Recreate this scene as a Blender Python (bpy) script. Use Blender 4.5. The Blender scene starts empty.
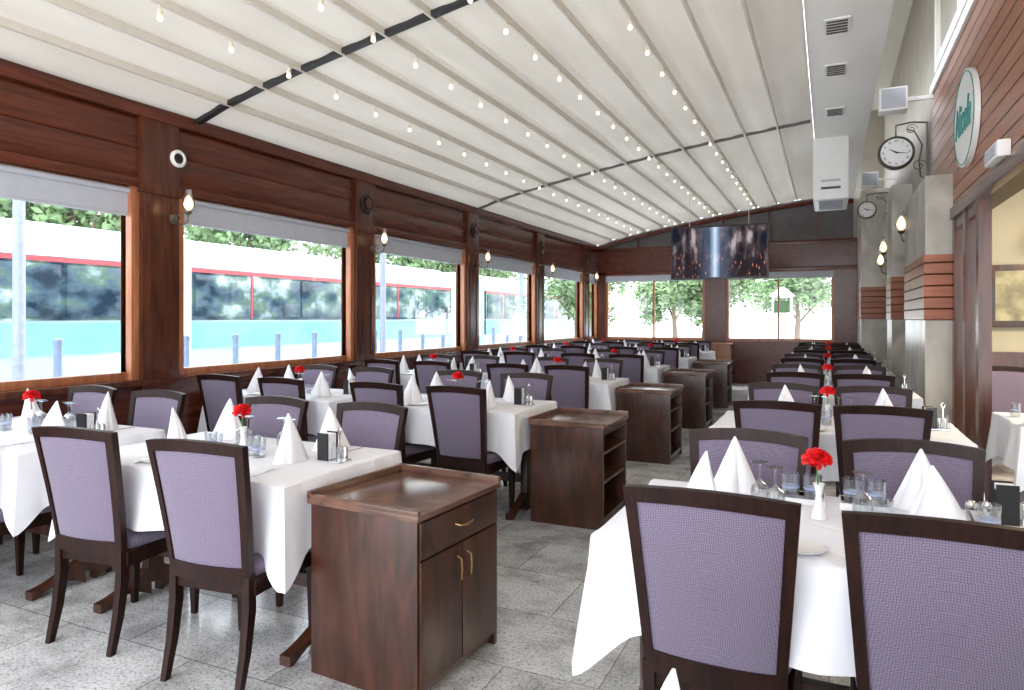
import bpy, bmesh, math, random
from mathutils import Vector, Matrix
random.seed(7)
S=bpy.context.scene
COL=S.collection
D=bpy.data
pi=math.pi
# ------------------------------------------------------------ materials
def newmat(name):
    m=D.materials.new(name); m.use_nodes=True
    nt=m.node_tree; nt.nodes.clear()
    o=nt.nodes.new('ShaderNodeOutputMaterial')
    return m,nt,o
def N(nt,t,**k):
    n=nt.nodes.new(t)
    for a,b in k.items(): setattr(n,a,b)
    return n
def pr(nt,o,col=(.8,.8,.8),rough=.5,metal=0,spec=.5):
    p=N(nt,'ShaderNodeBsdfPrincipled')
    p.inputs['Base Color'].default_value=(*col,1); p.inputs['Roughness'].default_value=rough
    p.inputs['Metallic'].default_value=metal
    p.inputs['Specular IOR Level'].default_value=spec
    nt.links.new(p.outputs[0],o.inputs[0]); return p
def tex(nt,scale=(1,1,1),coord='Object'):
    tc=N(nt,'ShaderNodeTexCoord'); mp=N(nt,'ShaderNodeMapping')
    mp.inputs['Scale'].default_value=scale
    nt.links.new(tc.outputs[coord],mp.inputs[0]); return mp.outputs[0]
def ramp(nt,fac,stops):
    r=N(nt,'ShaderNodeValToRGB'); e=r.color_ramp.elements
    while len(e)<len(stops): e.new(.5)
    for i,(p,c) in enumerate(stops):
        e[i].position=p; e[i].color=(*c,1)
    nt.links.new(fac,r.inputs[0]); return r.outputs[0]
def plain(name,col,rough=.5,metal=0,var=.08,ns=12,spec=.5,bump=0):
    m,nt,o=newmat(name); p=pr(nt,o,col,rough,metal,spec)
    n=N(nt,'ShaderNodeTexNoise'); n.inputs['Scale'].default_value=ns; n.inputs['Detail'].default_value=3
    nt.links.new(tex(nt),n.inputs['Vector'])
    a=tuple(c*(1-var) for c in col); b=tuple(min(1,c*(1+var)) for c in col)
    nt.links.new(ramp(nt,n.outputs[0],[(.35,a),(.65,b)]),p.inputs['Base Color'])
    if bump:
        bp=N(nt,'ShaderNodeBump'); bp.inputs['Strength'].default_value=bump; bp.inputs['Distance'].default_value=.02
        nt.links.new(n.outputs[0],bp.inputs['Height']); nt.links.new(bp.outputs[0],p.inputs['Normal'])
    return m
def wood(name,a,b,rough=.35,scale=(30,30,3),coat=0.0,spec=.5):
    m,nt,o=newmat(name); p=pr(nt,o,a,rough,0,spec)
    n=N(nt,'ShaderNodeTexNoise'); n.inputs['Scale'].default_value=1; n.inputs['Detail'].default_value=6; n.inputs['Distortion'].default_value=.8
    nt.links.new(tex(nt,scale),n.inputs['Vector'])
    nt.links.new(ramp(nt,n.outputs[0],[(.3,a),(.7,b)]),p.inputs['Base Color'])
    bp=N(nt,'ShaderNodeBump'); bp.inputs['Strength'].default_value=.08; bp.inputs['Distance'].default_value=.01
    nt.links.new(n.outputs[0],bp.inputs['Height']); nt.links.new(bp.outputs[0],p.inputs['Normal'])
    if coat: p.inputs['Coat Weight'].default_value=coat; p.inputs['Coat Roughness'].default_value=.15
    return m
def emis(name,col,st):
    m,nt,o=newmat(name); e=N(nt,'ShaderNodeEmission'); e.inputs[0].default_value=(*col,1); e.inputs[1].default_value=st
    nt.links.new(e.outputs[0],o.inputs[0]); return m
def glass(name,tint=(1,1,1),refl=.12,rough=.02):
    m,nt,o=newmat(name)
    t=N(nt,'ShaderNodeBsdfTransparent'); t.inputs[0].default_value=(*tint,1)
    g=N(nt,'ShaderNodeBsdfGlossy'); g.inputs['Roughness'].default_value=rough
    lw=N(nt,'ShaderNodeLayerWeight'); lw.inputs[0].default_value=.35
    mu=N(nt,'ShaderNodeMath',operation='MULTIPLY_ADD'); mu.inputs[1].default_value=refl*4; mu.inputs[2].default_value=refl*.3
    nt.links.new(lw.outputs['Facing'],mu.inputs[0])
    mx=N(nt,'ShaderNodeMixShader'); nt.links.new(mu.outputs[0],mx.inputs[0]); nt.links.new(t.outputs[0],mx.inputs[1]); nt.links.new(g.outputs[0],mx.inputs[2])
    nt.links.new(mx.outputs[0],o.inputs[0]); return m

M={}
M['chairwood']=wood('chair_dark_wood',(.008,.0035,.0025),(.028,.009,.006),.42,(40,40,5),0,.22)
M['cabwood']=wood('cabinet_walnut',(.018,.0075,.004),(.080,.027,.014),.28,(14,14,3))
M['beam']=wood('mahogany',(.062,.012,.006),(.135,.032,.014),.24,(10,1.5,22))
M['post']=wood('mahogany_post',(.045,.011,.006),(.115,.032,.014),.24,(18,18,2))
M['frame']=wood('golden_brown_frame',(.30,.10,.045),(.50,.20,.09),.3,(18,18,2))
M['lightwood']=wood('light_brown_cabinet',(.22,.09,.04),(.34,.15,.07),.35,(18,18,2))
M['brass']=plain('antique_brass',(.30,.19,.08),.35,1)
M['chrome']=plain('chrome',(.75,.75,.75),.15,1)
M['iron']=plain('dark_iron',(.045,.04,.036),.45,.7)
M['bronze']=plain('grey_bronze',(.16,.14,.11),.4,.8)
M['white']=plain('white_paint',(.86,.85,.82),.5,var=.03)
M['plastic']=plain('white_plastic',(.90,.90,.88),.4,var=.02)
M['dark']=plain('dark_grille',(.06,.06,.06),.6)
M['cloth']=plain('white_tablecloth',(.82,.82,.86),.85,var=.02,ns=6,spec=.1,bump=.15)
M['napkin']=plain('white_napkin',(.86,.86,.89),.85,var=.02,ns=30,spec=.1)
M['ceram']=plain('white_ceramic',(.86,.86,.86),.2,var=.01)
M['black']=plain('black_leatherette',(.012,.012,.013),.35)
M['petal']=plain('carnation_red',(.75,.006,.01),.6,var=.3,ns=60)
M['stem']=plain('green_stem',(.05,.20,.04),.5)
M['glass']=glass('clear_glass',(.94,.955,.97),.18)
M['pane']=glass('window_glass',(.96,.98,.98),.05)
M['blueglass']=glass('pale_tinted_glass',(.95,.965,.985),.2)
M['blueband']=plain('blue_band',(.38,.46,.66),.3)
M['bulb']=emis('warm_bulb',(1,.83,.60),1.4)
M['lampglass']=emis('warm_lamp_glow',(1,.62,.28),2.6)
M['socket']=plain('cream_socket',(.72,.66,.52),.5)
M['grey']=plain('grey_infill',(.09,.08,.078),.5,var=.2,ns=3)
M['leaf']=plain('tree_leaves',(.18,.27,.12),.7,var=.5,ns=2)
M['trunk']=plain('tree_bark',(.20,.14,.10),.8)
M['shade']=plain('roller_blind_fabric',(.50,.52,.58),.8,var=.03)
M['rail']=plain('cream_roof_rail',(.68,.64,.56),.4,var=.03)
M['gap']=plain('black_roof_joint',(.02,.02,.02),.5)
M['gap2']=plain('grey_roof_joint',(.12,.11,.10),.5)
M['inner']=plain('pale_green_plaster',(.50,.47,.36),.7,var=.08,ns=2)
M['canvas']=plain('muted_landscape_canvas',(.35,.33,.22),.7,var=.4,ns=6)
M['street']=plain('street_paving',(.82,.83,.85),.8,var=.08,ns=1.5)
M['asphalt']=plain('street_asphalt',(.74,.76,.78),.8,var=.06,ns=1)
M['tramwhite']=plain('tram_pale_aqua',(.40,.52,.56),.3,var=.15,ns=.7)
M['tramcol']=plain('tram_column_white',(.55,.60,.66),.3,var=.08,ns=.7)
M['teal']=plain('tram_turquoise',(.16,.38,.40),.3,var=.22,ns=.8)
M['tramred']=plain('tram_red',(.48,.07,.08),.35)
M['signteal']=plain('sign_teal_green',(.01,.24,.21),.4)
M['cream']=plain('cream_facade',(.36,.33,.28),.7,var=.08,ns=3)
M['cabtop']=wood('cabinet_top_worn',(.055,.025,.017),(.19,.10,.068),.20,(5,3,9))
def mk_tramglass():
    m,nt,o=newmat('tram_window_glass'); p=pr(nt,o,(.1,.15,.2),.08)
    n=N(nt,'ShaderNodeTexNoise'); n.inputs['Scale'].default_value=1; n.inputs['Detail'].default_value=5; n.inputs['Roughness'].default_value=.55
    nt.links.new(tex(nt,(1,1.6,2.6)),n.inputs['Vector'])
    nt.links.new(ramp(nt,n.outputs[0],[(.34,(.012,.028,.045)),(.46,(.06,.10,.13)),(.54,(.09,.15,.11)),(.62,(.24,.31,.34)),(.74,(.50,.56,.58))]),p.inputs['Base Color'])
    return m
M['tramglass']=mk_tramglass()

def mk_fabric():
    m,nt,o=newmat('mauve_woven_fabric'); p=pr(nt,o,(.3,.25,.4),.85,0,.2)
    v=tex(nt,(1,1,1))
    mp=N(nt,'ShaderNodeMapping'); mp.inputs['Rotation'].default_value=(0,math.radians(45),0); nt.links.new(v,mp.inputs[0])
    c=N(nt,'ShaderNodeTexChecker'); c.inputs['Scale'].default_value=230
    c.inputs[1].default_value=(.118,.092,.142,1); c.inputs[2].default_value=(.215,.182,.248,1)
    nt.links.new(mp.outputs[0],c.inputs[0])
    nt.links.new(c.outputs[0],p.inputs['Base Color'])
    p.inputs['Sheen Weight'].default_value=.25
    return m
M['fabric']=mk_fabric()
def mk_floor():
    m,nt,o=newmat('granite_tiles'); p=pr(nt,o,(.5,.5,.5),.16)
    v=tex(nt,(1,1,1))
    b=N(nt,'ShaderNodeTexBrick'); b.offset=0.5; b.inputs['Scale'].default_value=1
    b.inputs['Brick Width'].default_value=.80; b.inputs['Row Height'].default_value=.50
    b.inputs['Mortar Size'].default_value=.003; b.inputs['Mortar Smooth'].default_value=.2
    b.inputs['Color1'].default_value=(.74,.74,.73,1); b.inputs['Color2'].default_value=(.42,.42,.41,1); b.inputs['Mortar'].default_value=(.26,.25,.24,1)
    b.inputs['Bias'].default_value=-.15
    nt.links.new(v,b.inputs[0])
    n=N(nt,'ShaderNodeTexNoise'); n.inputs['Scale'].default_value=75; n.inputs['Detail'].default_value=4; n.inputs['Roughness'].default_value=.85
    nt.links.new(v,n.inputs['Vector'])
    sp=ramp(nt,n.outputs[0],[(.39,(.25,.25,.25)),(.48,(.90,.90,.90)),(.62,(1.0,1.0,1.0))])
    n2=N(nt,'ShaderNodeTexNoise'); n2.inputs['Scale'].default_value=4.5; n2.inputs['Detail'].default_value=9; n2.inputs['Roughness'].default_value=.68
    nt.links.new(v,n2.inputs['Vector'])
    s2=ramp(nt,n2.outputs[0],[(.36,(.48,.48,.48)),(.56,(1,1,1))])
    mx=N(nt,'ShaderNodeMixRGB',blend_type='MULTIPLY'); mx.inputs[0].default_value=.9
    nt.links.new(b.outputs[0],mx.inputs[1]); nt.links.new(sp,mx.inputs[2])
    mx2=N(nt,'ShaderNodeMixRGB',blend_type='MULTIPLY'); mx2.inputs[0].default_value=.8
    nt.links.new(mx.outputs[0],mx2.inputs[1]); nt.links.new(s2,mx2.inputs[2])
    nt.links.new(mx2.outputs[0],p.inputs['Base Color'])
    return m
M['floor']=mk_floor()
def mk_roof(name='cream_roof_fabric',tr=.085,a=(.58,.54,.47),b=(.68,.64,.57)):
    m,nt,o=newmat(name)
    n=N(nt,'ShaderNodeTexNoise'); n.inputs['Scale'].default_value=1; n.inputs['Detail'].default_value=4
    nt.links.new(tex(nt,(3,.6,1)),n.inputs['Vector'])
    c=ramp(nt,n.outputs[0],[(.3,a),(.7,b)])
    d=N(nt,'ShaderNodeBsdfDiffuse'); t=N(nt,'ShaderNodeBsdfTranslucent')
    nt.links.new(c,d.inputs[0]); nt.links.new(c,t.inputs[0])
    mx=N(nt,'ShaderNodeMixShader'); mx.inputs[0].default_value=tr
    nt.links.new(d.outputs[0],mx.inputs[1]); nt.links.new(t.outputs[0],mx.inputs[2]); nt.links.new(mx.outputs[0],o.inputs[0])
    return m
M['roof']=mk_roof()
M['roof2']=mk_roof('sky_blocking_cover',.08,(.62,.60,.54),(.66,.64,.58))  # for the added cover that holds sky light off the facade
M['strip']=mk_roof('white_service_strip',.28,(.82,.81,.78),(.86,.85,.82))  # translucency added so sky light from above brightens the strip
def mk_planks(name='horizontal_planks',a=(.27,.085,.038),b=(.44,.16,.075),h=.115):
    m,nt,o=newmat(name); p=pr(nt,o,(.3,.1,.05),.35)
    tc=N(nt,'ShaderNodeTexCoord'); sx=N(nt,'ShaderNodeSeparateXYZ'); nt.links.new(tc.outputs['Object'],sx.inputs[0])
    di=N(nt,'ShaderNodeMath',operation='DIVIDE'); di.inputs[1].default_value=h; nt.links.new(sx.outputs[2],di.inputs[0])
    fr=N(nt,'ShaderNodeMath',operation='FRACT'); nt.links.new(di.outputs[0],fr.inputs[0])
    g=ramp(nt,fr.outputs[0],[(.0,(.12,.12,.12)),(.07,(1,1,1)),(.93,(1,1,1)),(1,(.12,.12,.12))])
    n=N(nt,'ShaderNodeTexNoise'); n.inputs['Scale'].default_value=1; n.inputs['Detail'].default_value=5
    nt.links.new(tex(nt,(2,2,30)),n.inputs['Vector'])
    c=ramp(nt,n.outputs[0],[(.3,a),(.7,b)])
    mx=N(nt,'ShaderNodeMixRGB',blend_type='MULTIPLY'); mx.inputs[0].default_value=1
    nt.links.new(c,mx.inputs[1]); nt.links.new(g,mx.inputs[2]); nt.links.new(mx.outputs[0],p.inputs['Base Color'])
    bp=N(nt,'ShaderNodeBump'); bp.inputs['Distance'].default_value=.02; nt.links.new(g,bp.inputs['Height']); nt.links.new(bp.outputs[0],p.inputs['Normal'])
    return m
M['plank']=mk_planks()
M['slat']=mk_planks('red_brown_slats',(.26,.07,.03),(.40,.12,.05),.10)
def mk_marble():
    m,nt,o=newmat('cream_grey_stone'); p=pr(nt,o,(.6,.6,.6),.3)
    n=N(nt,'ShaderNodeTexNoise'); n.inputs['Scale'].default_value=1.6; n.inputs['Detail'].default_value=8; n.inputs['Distortion'].default_value=.8
    nt.links.new(tex(nt,(1.5,1.5,1)),n.inputs['Vector'])
    nt.links.new(ramp(nt,n.outputs[0],[(.32,(.30,.27,.23)),(.5,(.48,.44,.38)),(.68,(.64,.60,.53))]),p.inputs['Base Color'])
    return m
M['marble']=mk_marble()
def mk_tv():
    m,nt,o=newmat('tv_picture')
    tc=N(nt,'ShaderNodeTexCoord'); sx=N(nt,'ShaderNodeSeparateXYZ'); nt.links.new(tc.outputs['Object'],sx.inputs[0])
    mp=N(nt,'ShaderNodeMapping'); mp.inputs['Scale'].default_value=(1,1,.35); nt.links.new(tc.outputs['Object'],mp.inputs[0])
    v=N(nt,'ShaderNodeTexVoronoi'); v.inputs['Scale'].default_value=24; nt.links.new(mp.outputs[0],v.inputs['Vector'])
    n=N(nt,'ShaderNodeTexNoise'); n.inputs['Scale'].default_value=7; n.inputs['Detail'].default_value=6; nt.links.new(mp.outputs[0],n.inputs['Vector'])
    l=ramp(nt,v.outputs['Distance'],[(.0,(1,.6,.3)),(.14,(.35,.10,.05)),(.3,(.02,.015,.02))])
    base=ramp(nt,n.outputs[0],[(.42,(.01,.012,.02)),(.55,(.06,.045,.05)),(.68,(.35,.30,.30))])
    zr=N(nt,'ShaderNodeMapRange'); zr.inputs[1].default_value=.10; zr.inputs[2].default_value=-.20; zr.inputs[4].default_value=.85; nt.links.new(sx.outputs[2],zr.inputs[0])
    mx=N(nt,'ShaderNodeMixRGB'); nt.links.new(base,mx.inputs[1])
    nt.links.new(zr.outputs[0],mx.inputs[0]); nt.links.new(l,mx.inputs[2])
    ab=N(nt,'ShaderNodeMath',operation='ABSOLUTE')
    ad=N(nt,'ShaderNodeMath',operation='ADD'); ad.inputs[1].default_value=.05; nt.links.new(sx.outputs[0],ad.inputs[0]); nt.links.new(ad.outputs[0],ab.inputs[0])
    br=ramp(nt,ab.outputs[0],[(.0,(.6,.72,.85)),(.03,(.30,.42,.6)),(.08,(.06,.08,.13)),(.30,(0,0,0))])
    a2=N(nt,'ShaderNodeMixRGB',blend_type='ADD'); a2.inputs[0].default_value=.8
    nt.links.new(mx.outputs[0],a2.inputs[1]); nt.links.new(br,a2.inputs[2])
    e=N(nt,'ShaderNodeEmission'); e.inputs[1].default_value=.8; nt.links.new(a2.outputs[0],e.inputs[0]); nt.links.new(e.outputs[0],o.inputs[0])
    return m
M['tv']=mk_tv()

# ------------------------------------------------------------ mesh helpers
def box(bm,x0,x1,y0,y1,z0,z1,mi=0,bev=0):
    vs=[bm.verts.new((x,y,z)) for z in (z0,z1) for y in (y0,y1) for x in (x0,x1)]
    fs=[]
    for q in ((0,2,3,1),(4,5,7,6),(0,1,5,4),(2,6,7,3),(0,4,6,2),(1,3,7,5)):
        f=bm.faces.new([vs[i] for i in q]); f.material_index=mi; fs.append(f)
    if bev:
        es=list({e for f in fs for e in f.edges})
        bmesh.ops.bevel(bm,geom=es,offset=bev,segments=2,affect='EDGES',profile=.7)
def lathe(bm,prof,seg=20,mi=0,c=(0,0,0),axis='z'):
    rings=[]
    for r,z in prof:
        ring=[]
        for i in range(seg):
            a=2*pi*i/seg
            p=(r*math.cos(a),r*math.sin(a),z)
            if axis=='y': p=(p[0],p[2],p[1])
            if axis=='x': p=(p[2],p[0],p[1])
            ring.append(bm.verts.new((c[0]+p[0],c[1]+p[1],c[2]+p[2])))
        rings.append(ring)
    for a,b in zip(rings,rings[1:]):
        for i in range(seg):
            f=bm.faces.new((a[i],a[(i+1)%seg],b[(i+1)%seg],b[i])); f.material_index=mi
    if prof[0][0]>1e-4: bm.faces.new(rings[0][::-1]).material_index=mi
    if prof[-1][0]>1e-4: bm.faces.new(rings[-1]).material_index=mi
def tube(bm,pts,r,seg=8,mi=0,closed=False):
    pts=[Vector(p) for p in pts]; rings=[]
    n=len(pts)
    for i,p in enumerate(pts):
        t=(pts[min(i+1,n-1)]-pts[max(i-1,0)])
        if closed: t=pts[(i+1)%n]-pts[(i-1)%n]
        t.normalize()
        up=Vector((0,0,1)) if abs(t.z)<.9 else Vector((0,1,0))
        a=t.cross(up).normalized(); b=t.cross(a).normalized()
        rr=r[i] if isinstance(r,(list,tuple)) else r
        rings.append([bm.verts.new(p+a*rr*math.cos(2*pi*k/seg)+b*rr*math.sin(2*pi*k/seg)) for k in range(seg)])
    prs=list(zip(rings,rings[1:]))
    if closed: prs.append((rings[-1],rings[0]))
    for a,b in prs:
        for k in range(seg):
            bm.faces.new((a[k],a[(k+1)%seg],b[(k+1)%seg],b[k])).material_index=mi
    if not closed:
        bm.faces.new(rings[0][::-1]); bm.faces.new(rings[-1])
def loft(bm,secs,mi=0):
    rings=[[bm.verts.new((c[0]+sx*hx,c[1]+sy*hy,c[2])) for sx,sy in ((-1,-1),(1,-1),(1,1),(-1,1))] for c,hx,hy in secs]
    for a,b in zip(rings,rings[1:]):
        for k in range(4): bm.faces.new((a[k],a[(k+1)%4],b[(k+1)%4],b[k])).material_index=mi
    bm.faces.new(rings[0][::-1]); bm.faces.new(rings[-1])
def fin(bm,name,mats,smooth=True,ang=35):
    bmesh.ops.remove_doubles(bm,verts=bm.verts,dist=1e-6)
    bmesh.ops.recalc_face_normals(bm,faces=bm.faces)
    me=D.meshes.new(name); bm.to_mesh(me); bm.free()
    if not isinstance(mats,(list,tuple)): mats=[mats]
    for m in mats: me.materials.append(M[m] if isinstance(m,str) else m)
    if smooth:
        for p in me.polygons: p.use_smooth=True
        me.set_sharp_from_angle(angle=math.radians(ang))
    return me
def mesh(name,mats,fn,smooth=True,ang=35):
    bm=bmesh.new(); fn(bm); return fin(bm,name,mats,smooth,ang)
def bx(name,mats,*boxes,bev=0):
    def f(bm):
        for b in boxes: box(bm,*b,bev=bev)
    return mesh(name,mats,f)
def shell(svals,tvals,keep,P,o1,o2,bm):
    V={}
    def g(i,j,k):
        if (i,j,k) not in V: V[(i,j,k)]=bm.verts.new(P(svals[i],tvals[j],(o1,o2)[k]))
        return V[(i,j,k)]
    K={(i,j) for i in range(len(svals)-1) for j in range(len(tvals)-1) if keep(i,j)}
    for i,j in K:
        bm.faces.new((g(i,j,0),g(i+1,j,0),g(i+1,j+1,0),g(i,j+1,0)))
        bm.faces.new((g(i,j,1),g(i,j+1,1),g(i+1,j+1,1),g(i+1,j,1)))
        for di,dj,a,b in ((-1,0,(i,j),(i,j+1)),(1,0,(i+1,j),(i+1,j+1)),(0,-1,(i,j),(i+1,j)),(0,1,(i,j+1),(i+1,j+1))):
            if (i+di,j+dj) not in K:
                bm.faces.new((g(*a,0),g(*b,0),g(*b,1),g(*a,1)))

# ------------------------------------------------------------ object helpers
def obj(name,me,loc=(0,0,0),rot=0,parent=None,label=None,category=None,group=None,kind=None,scale=None):
    o=D.objects.new(name,me); COL.objects.link(o)
    o.location=loc
    if rot: o.rotation_euler=(0,0,rot) if not isinstance(rot,tuple) else rot
    if scale: o.scale=scale
    if parent: o.parent=parent
    if label: o['label']=label
    if category: o['category']=category
    if group: o['group']=group
    if kind: o['kind']=kind
    return o
def inst(t,loc,rot=0,label='',category='',group=None,scale=None):
    r=obj(t[0],t[1],loc,rot,None,label,category,group,None,scale)
    for p in t[2]:
        c=obj(p[0],p[1],p[2],0,r)
        if len(p)>4: c['label']=p[4]
        for q in (p[3] if len(p)>3 else []): obj(q[0],q[1],q[2],0,c)
    return r
def struct(name,me,loc=(0,0,0),label=None,category='structure'):
    return obj(name,me,loc,0,None,label or name,category,None,'structure')
def text_mesh(body,size,ext,mat):
    cu=D.curves.new('t','FONT'); cu.body=body; cu.size=size; cu.extrude=ext; cu.align_x='CENTER'; cu.align_y='CENTER'
    o=D.objects.new('t',cu); COL.objects.link(o); bpy.context.view_layer.update()
    dg=bpy.context.evaluated_depsgraph_get(); me=D.meshes.new_from_object(o.evaluated_get(dg))
    D.objects.remove(o); D.curves.remove(cu); me.materials.clear(); me.materials.append(M[mat]); return me

# ------------------------------------------------------------ templates
def bp(s,t,off):
    w=.190+.042*t
    return (s*w,-.205-.085*t**1.25-.028*(1-s*s)+off,.40+t*.545+.016*(1-s*s)*t)
sv=[-1,-.93,-.855]+[x*.855/5 for x in range(-4,5)]+[.855,.93,1]
tv=[0,.06,.12]+[.12+.80*k/8 for k in range(1,8)]+[.92,.965,1]
def f_frame(bm):
    shell(sv,tv,lambda i,j: i<2 or i>=len(sv)-3 or j<2 or j>=len(tv)-3,bp,-.014,.016,bm)
    es=[e for e in bm.edges if len(e.link_faces)==2 and e.calc_face_angle()>1.2]
    bmesh.ops.bevel(bm,geom=es,offset=.005,segments=2,affect='EDGES')
sc=[x*.86/8 for x in range(-8,9)]; tc_=[.11+.815*k/10 for k in range(11)]
def f_cush(bm):
    def P(s,t,off):
        b=max(0,(1-(s/.88)**6)*(1-((t-.52)/.43)**6))
        return bp(s,t,(.006+.020*b) if off>0 else (-.004-.009*b))
    shell(sc,tc_,lambda i,j:True,P,-1,1,bm)
def f_seat(bm):
    def ring(k,z):
        r=[]
        for i in range(40):
            a=2*pi*i/40; c,s=math.cos(a),math.sin(a)
            x=abs(c)**.35*(1 if c>0 else -1); y=abs(s)**.35*(1 if s>0 else -1)
            w=.205+.018*y
            r.append(bm.verts.new((x*w*k,y*.215*k+.01,z)))
        return r
    rs=[ring(.97,.418),ring(1,.428),ring(1.005,.450),ring(.97,.470),ring(.85,.478),ring(.5,.482)]
    for a,b in zip(rs,rs[1:]):
        for i in range(40): bm.faces.new((a[i],a[(i+1)%40],b[(i+1)%40],b[i]))
    bm.faces.new(rs[0][::-1]); bm.faces.new(rs[-1])
def f_apron(bm):
    box(bm,-.19,.19,.175,.20,.355,.418,bev=.004); box(bm,-.19,.19,-.215,-.19,.355,.418,bev=.004)
    box(bm,-.205,-.18,-.20,.19,.355,.418,bev=.004); box(bm,.18,.205,-.20,.19,.355,.418,bev=.004)
def f_rleg(bm):
    loft(bm,[((0,0,.43),.016,.02),((0,.0,.30),.017,.021),((0,-.02,.15),.015,.018),((0,-.055,0),.012,.014)])
def f_fleg(bm): loft(bm,[((0,0,.40),.021,.021),((0,0,.2),.018,.018),((0,.0,0),.012,.012)])
mf,mc,ms,ma=mesh('backrest','chairwood',f_frame),mesh('back_cushion','fabric',f_cush,True,60),mesh('seat','fabric',f_seat,True,60),mesh('seat_frame','chairwood',f_apron)
mrl,mfl=mesh('rear_leg','chairwood',f_rleg),mesh('front_leg','chairwood',f_fleg)
CHAIR=('dining_chair',None,[('backrest',mf,(0,0,0),[('back_cushion',mc,(0,0,0))],'dark wood backrest frame'),
  ('seat',ms,(0,0,0),[],'mauve upholstered seat'),('seat_frame',ma,(0,0,0)),
  ('leg',mrl,(-.178,-.205,0)),('leg',mrl,(.178,-.205,0)),('leg',mfl,(-.19,.185,0)),('leg',mfl,(.19,.185,0))])

def make_cloth(L,W,seed):
    rnd=random.Random(seed); ph=[rnd.uniform(0,6.28) for _ in range(4)]
    pts=[]
    hx,hy=L/2,W/2
    def edge(a,b,nrm,n):
        for i in range(n):
            t=i/n; p=(a[0]+(b[0]-a[0])*t,a[1]+(b[1]-a[1])*t)
            ln=math.dist(a,b); dc=min(t,1-t)*ln
            pts.append((p,nrm,dc,len(pts)))
    nL=int(L/.02); nW=int(W/.02)
    edge((-hx,-hy),(hx,-hy),(0,-1),nL); edge((hx,-hy),(hx,hy),(1,0),nW)
    edge((hx,hy),(-hx,hy),(0,1),nL); edge((-hx,hy),(-hx,-hy),(-1,0),nW)
    z0=.765
    def f(bm):
        top=[bm.verts.new((p[0],p[1],z0)) for p,n,dc,i in pts]
        bm.faces.new(top)
        prev=top
        N_=len(pts)
        for k in range(1,9):
            t=k/8; ring=[]
            for p,n,dc,i in pts:
                cf=math.exp(-(dc/.09)**2)
                drop=.27+.13*cf+.01*math.sin(i*.17+ph[2])
                wv=.014*math.sin(i*.27+ph[0])+.011*math.sin(i*.55+ph[1])
                cx=1 if p[0]>0 else -1; cy=1 if p[1]>0 else -1
                out=.006+(.014+wv)*t
                x=p[0]+n[0]*out+cx*cf*.045*t**.8; y=p[1]+n[1]*out+cy*cf*.045*t**.8
                dip=math.exp(-((dc-.12)/.04)**2)*.022*t - math.exp(-((dc-.22)/.04)**2)*.012*t
                x-=n[0]*dip; y-=n[1]*dip
                ring.append(bm.verts.new((x,y,z0-(.008 if k==1 else drop*t))))
            for i in range(N_): bm.faces.new((prev[i],prev[(i+1)%N_],ring[(i+1)%N_],ring[i]))
            prev=ring
    return mesh('tablecloth','cloth',f,True,50)
def f_trestle(bm):
    loft(bm,[((0,0,.06),.028,.07),((0,0,.12),.025,.045),((0,0,.60),.025,.04),((0,0,.70),.028,.10)])
    n=12
    for sgn in (-1,1):
        rings=[]
        for i in range(n+1):
            t=i/n; y=sgn*(.03+.27*t); zt=.03+.10*(1-t)**1.6+.012; zb=max(0,.055*math.sin(pi*min(1,t*1.1))*.8) if t<.9 else 0
            rings.append([bm.verts.new((x,y,z)) for x,z in ((-.028,zb),(.028,zb),(.028,zt),(-.028,zt))])
        for a,b in zip(rings,rings[1:]):
            for k in range(4): bm.faces.new((a[k],a[(k+1)%4],b[(k+1)%4],b[k]))
        bm.faces.new(rings[0]); bm.faces.new(rings[-1])
mtr=mesh('trestle_leg','cabwood',f_trestle)
def TABLE(L,W,seed):
    top=bx('table_top','cabwood',(-L/2+.004,L/2-.004,-W/2+.004,W/2-.004,.725,.760),bev=.004)
    bar=bx('stretcher','cabwood',(-L/2+.1,L/2-.1,-.02,.02,.20,.26),(-L/2+.05,L/2-.05,-.03,.03,.66,.725))
    return ('dining_table',None,[('table_top',top,(0,0,0)),('tablecloth',make_cloth(L,W,seed),(0,0,0),[],'white tablecloth with hanging corners'),
       ('trestle_leg',mtr,(-L/2+.075,0,0)),('trestle_leg',mtr,(L/2-.075,0,0)),('stretcher',bar,(0,0,0))])
LT,WT=1.33,.78
TABS=[TABLE(LT,WT,s) for s in (1,2,3)]

def mk_napkin(seed):
    rnd=random.Random(seed); ph=rnd.uniform(0,6.28); tl=rnd.uniform(-.022,.022); hh=rnd.uniform(.195,.225)
    def f(bm):
        n=56; rings=[]
        for k in range(13):
            t=k/12; ring=[]
            for i in range(n):
                a=2*pi*i/n; R=.070*(1-t)**.92+.0025
                # flattened, creased folds: a front slit and two side pleats
                R*=1+.24*math.cos(2*(a-ph))*(1-t*.4)
                for fa,fw,fd in ((0,.22,.34),(2.1,.18,.18),(4.2,.18,.18)):
                    dd=((a-ph-pi/2-fa+pi)%(2*pi))-pi
                    R*=1-fd*math.exp(-(dd/fw)**2)*(1-t)**.5
                sp=((a-ph)%(2*pi))/(2*pi); R*=.88+.24*sp
                zz=hh*t
                ring.append(bm.verts.new((R*math.cos(a)+tl*t*t,R*math.sin(a),zz)))
            rings.append(ring)
        for a,b in zip(rings,rings[1:]):
            for i in range(n): bm.faces.new((a[i],a[(i+1)%n],b[(i+1)%n],b[i]))
        bm.faces.new(rings[0][::-1]); bm.faces.new(rings[-1])
    return ('folded_napkin',mesh('folded_napkin','napkin',f,True,28),[])
NAPS=[mk_napkin(i) for i in range(6)]
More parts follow.
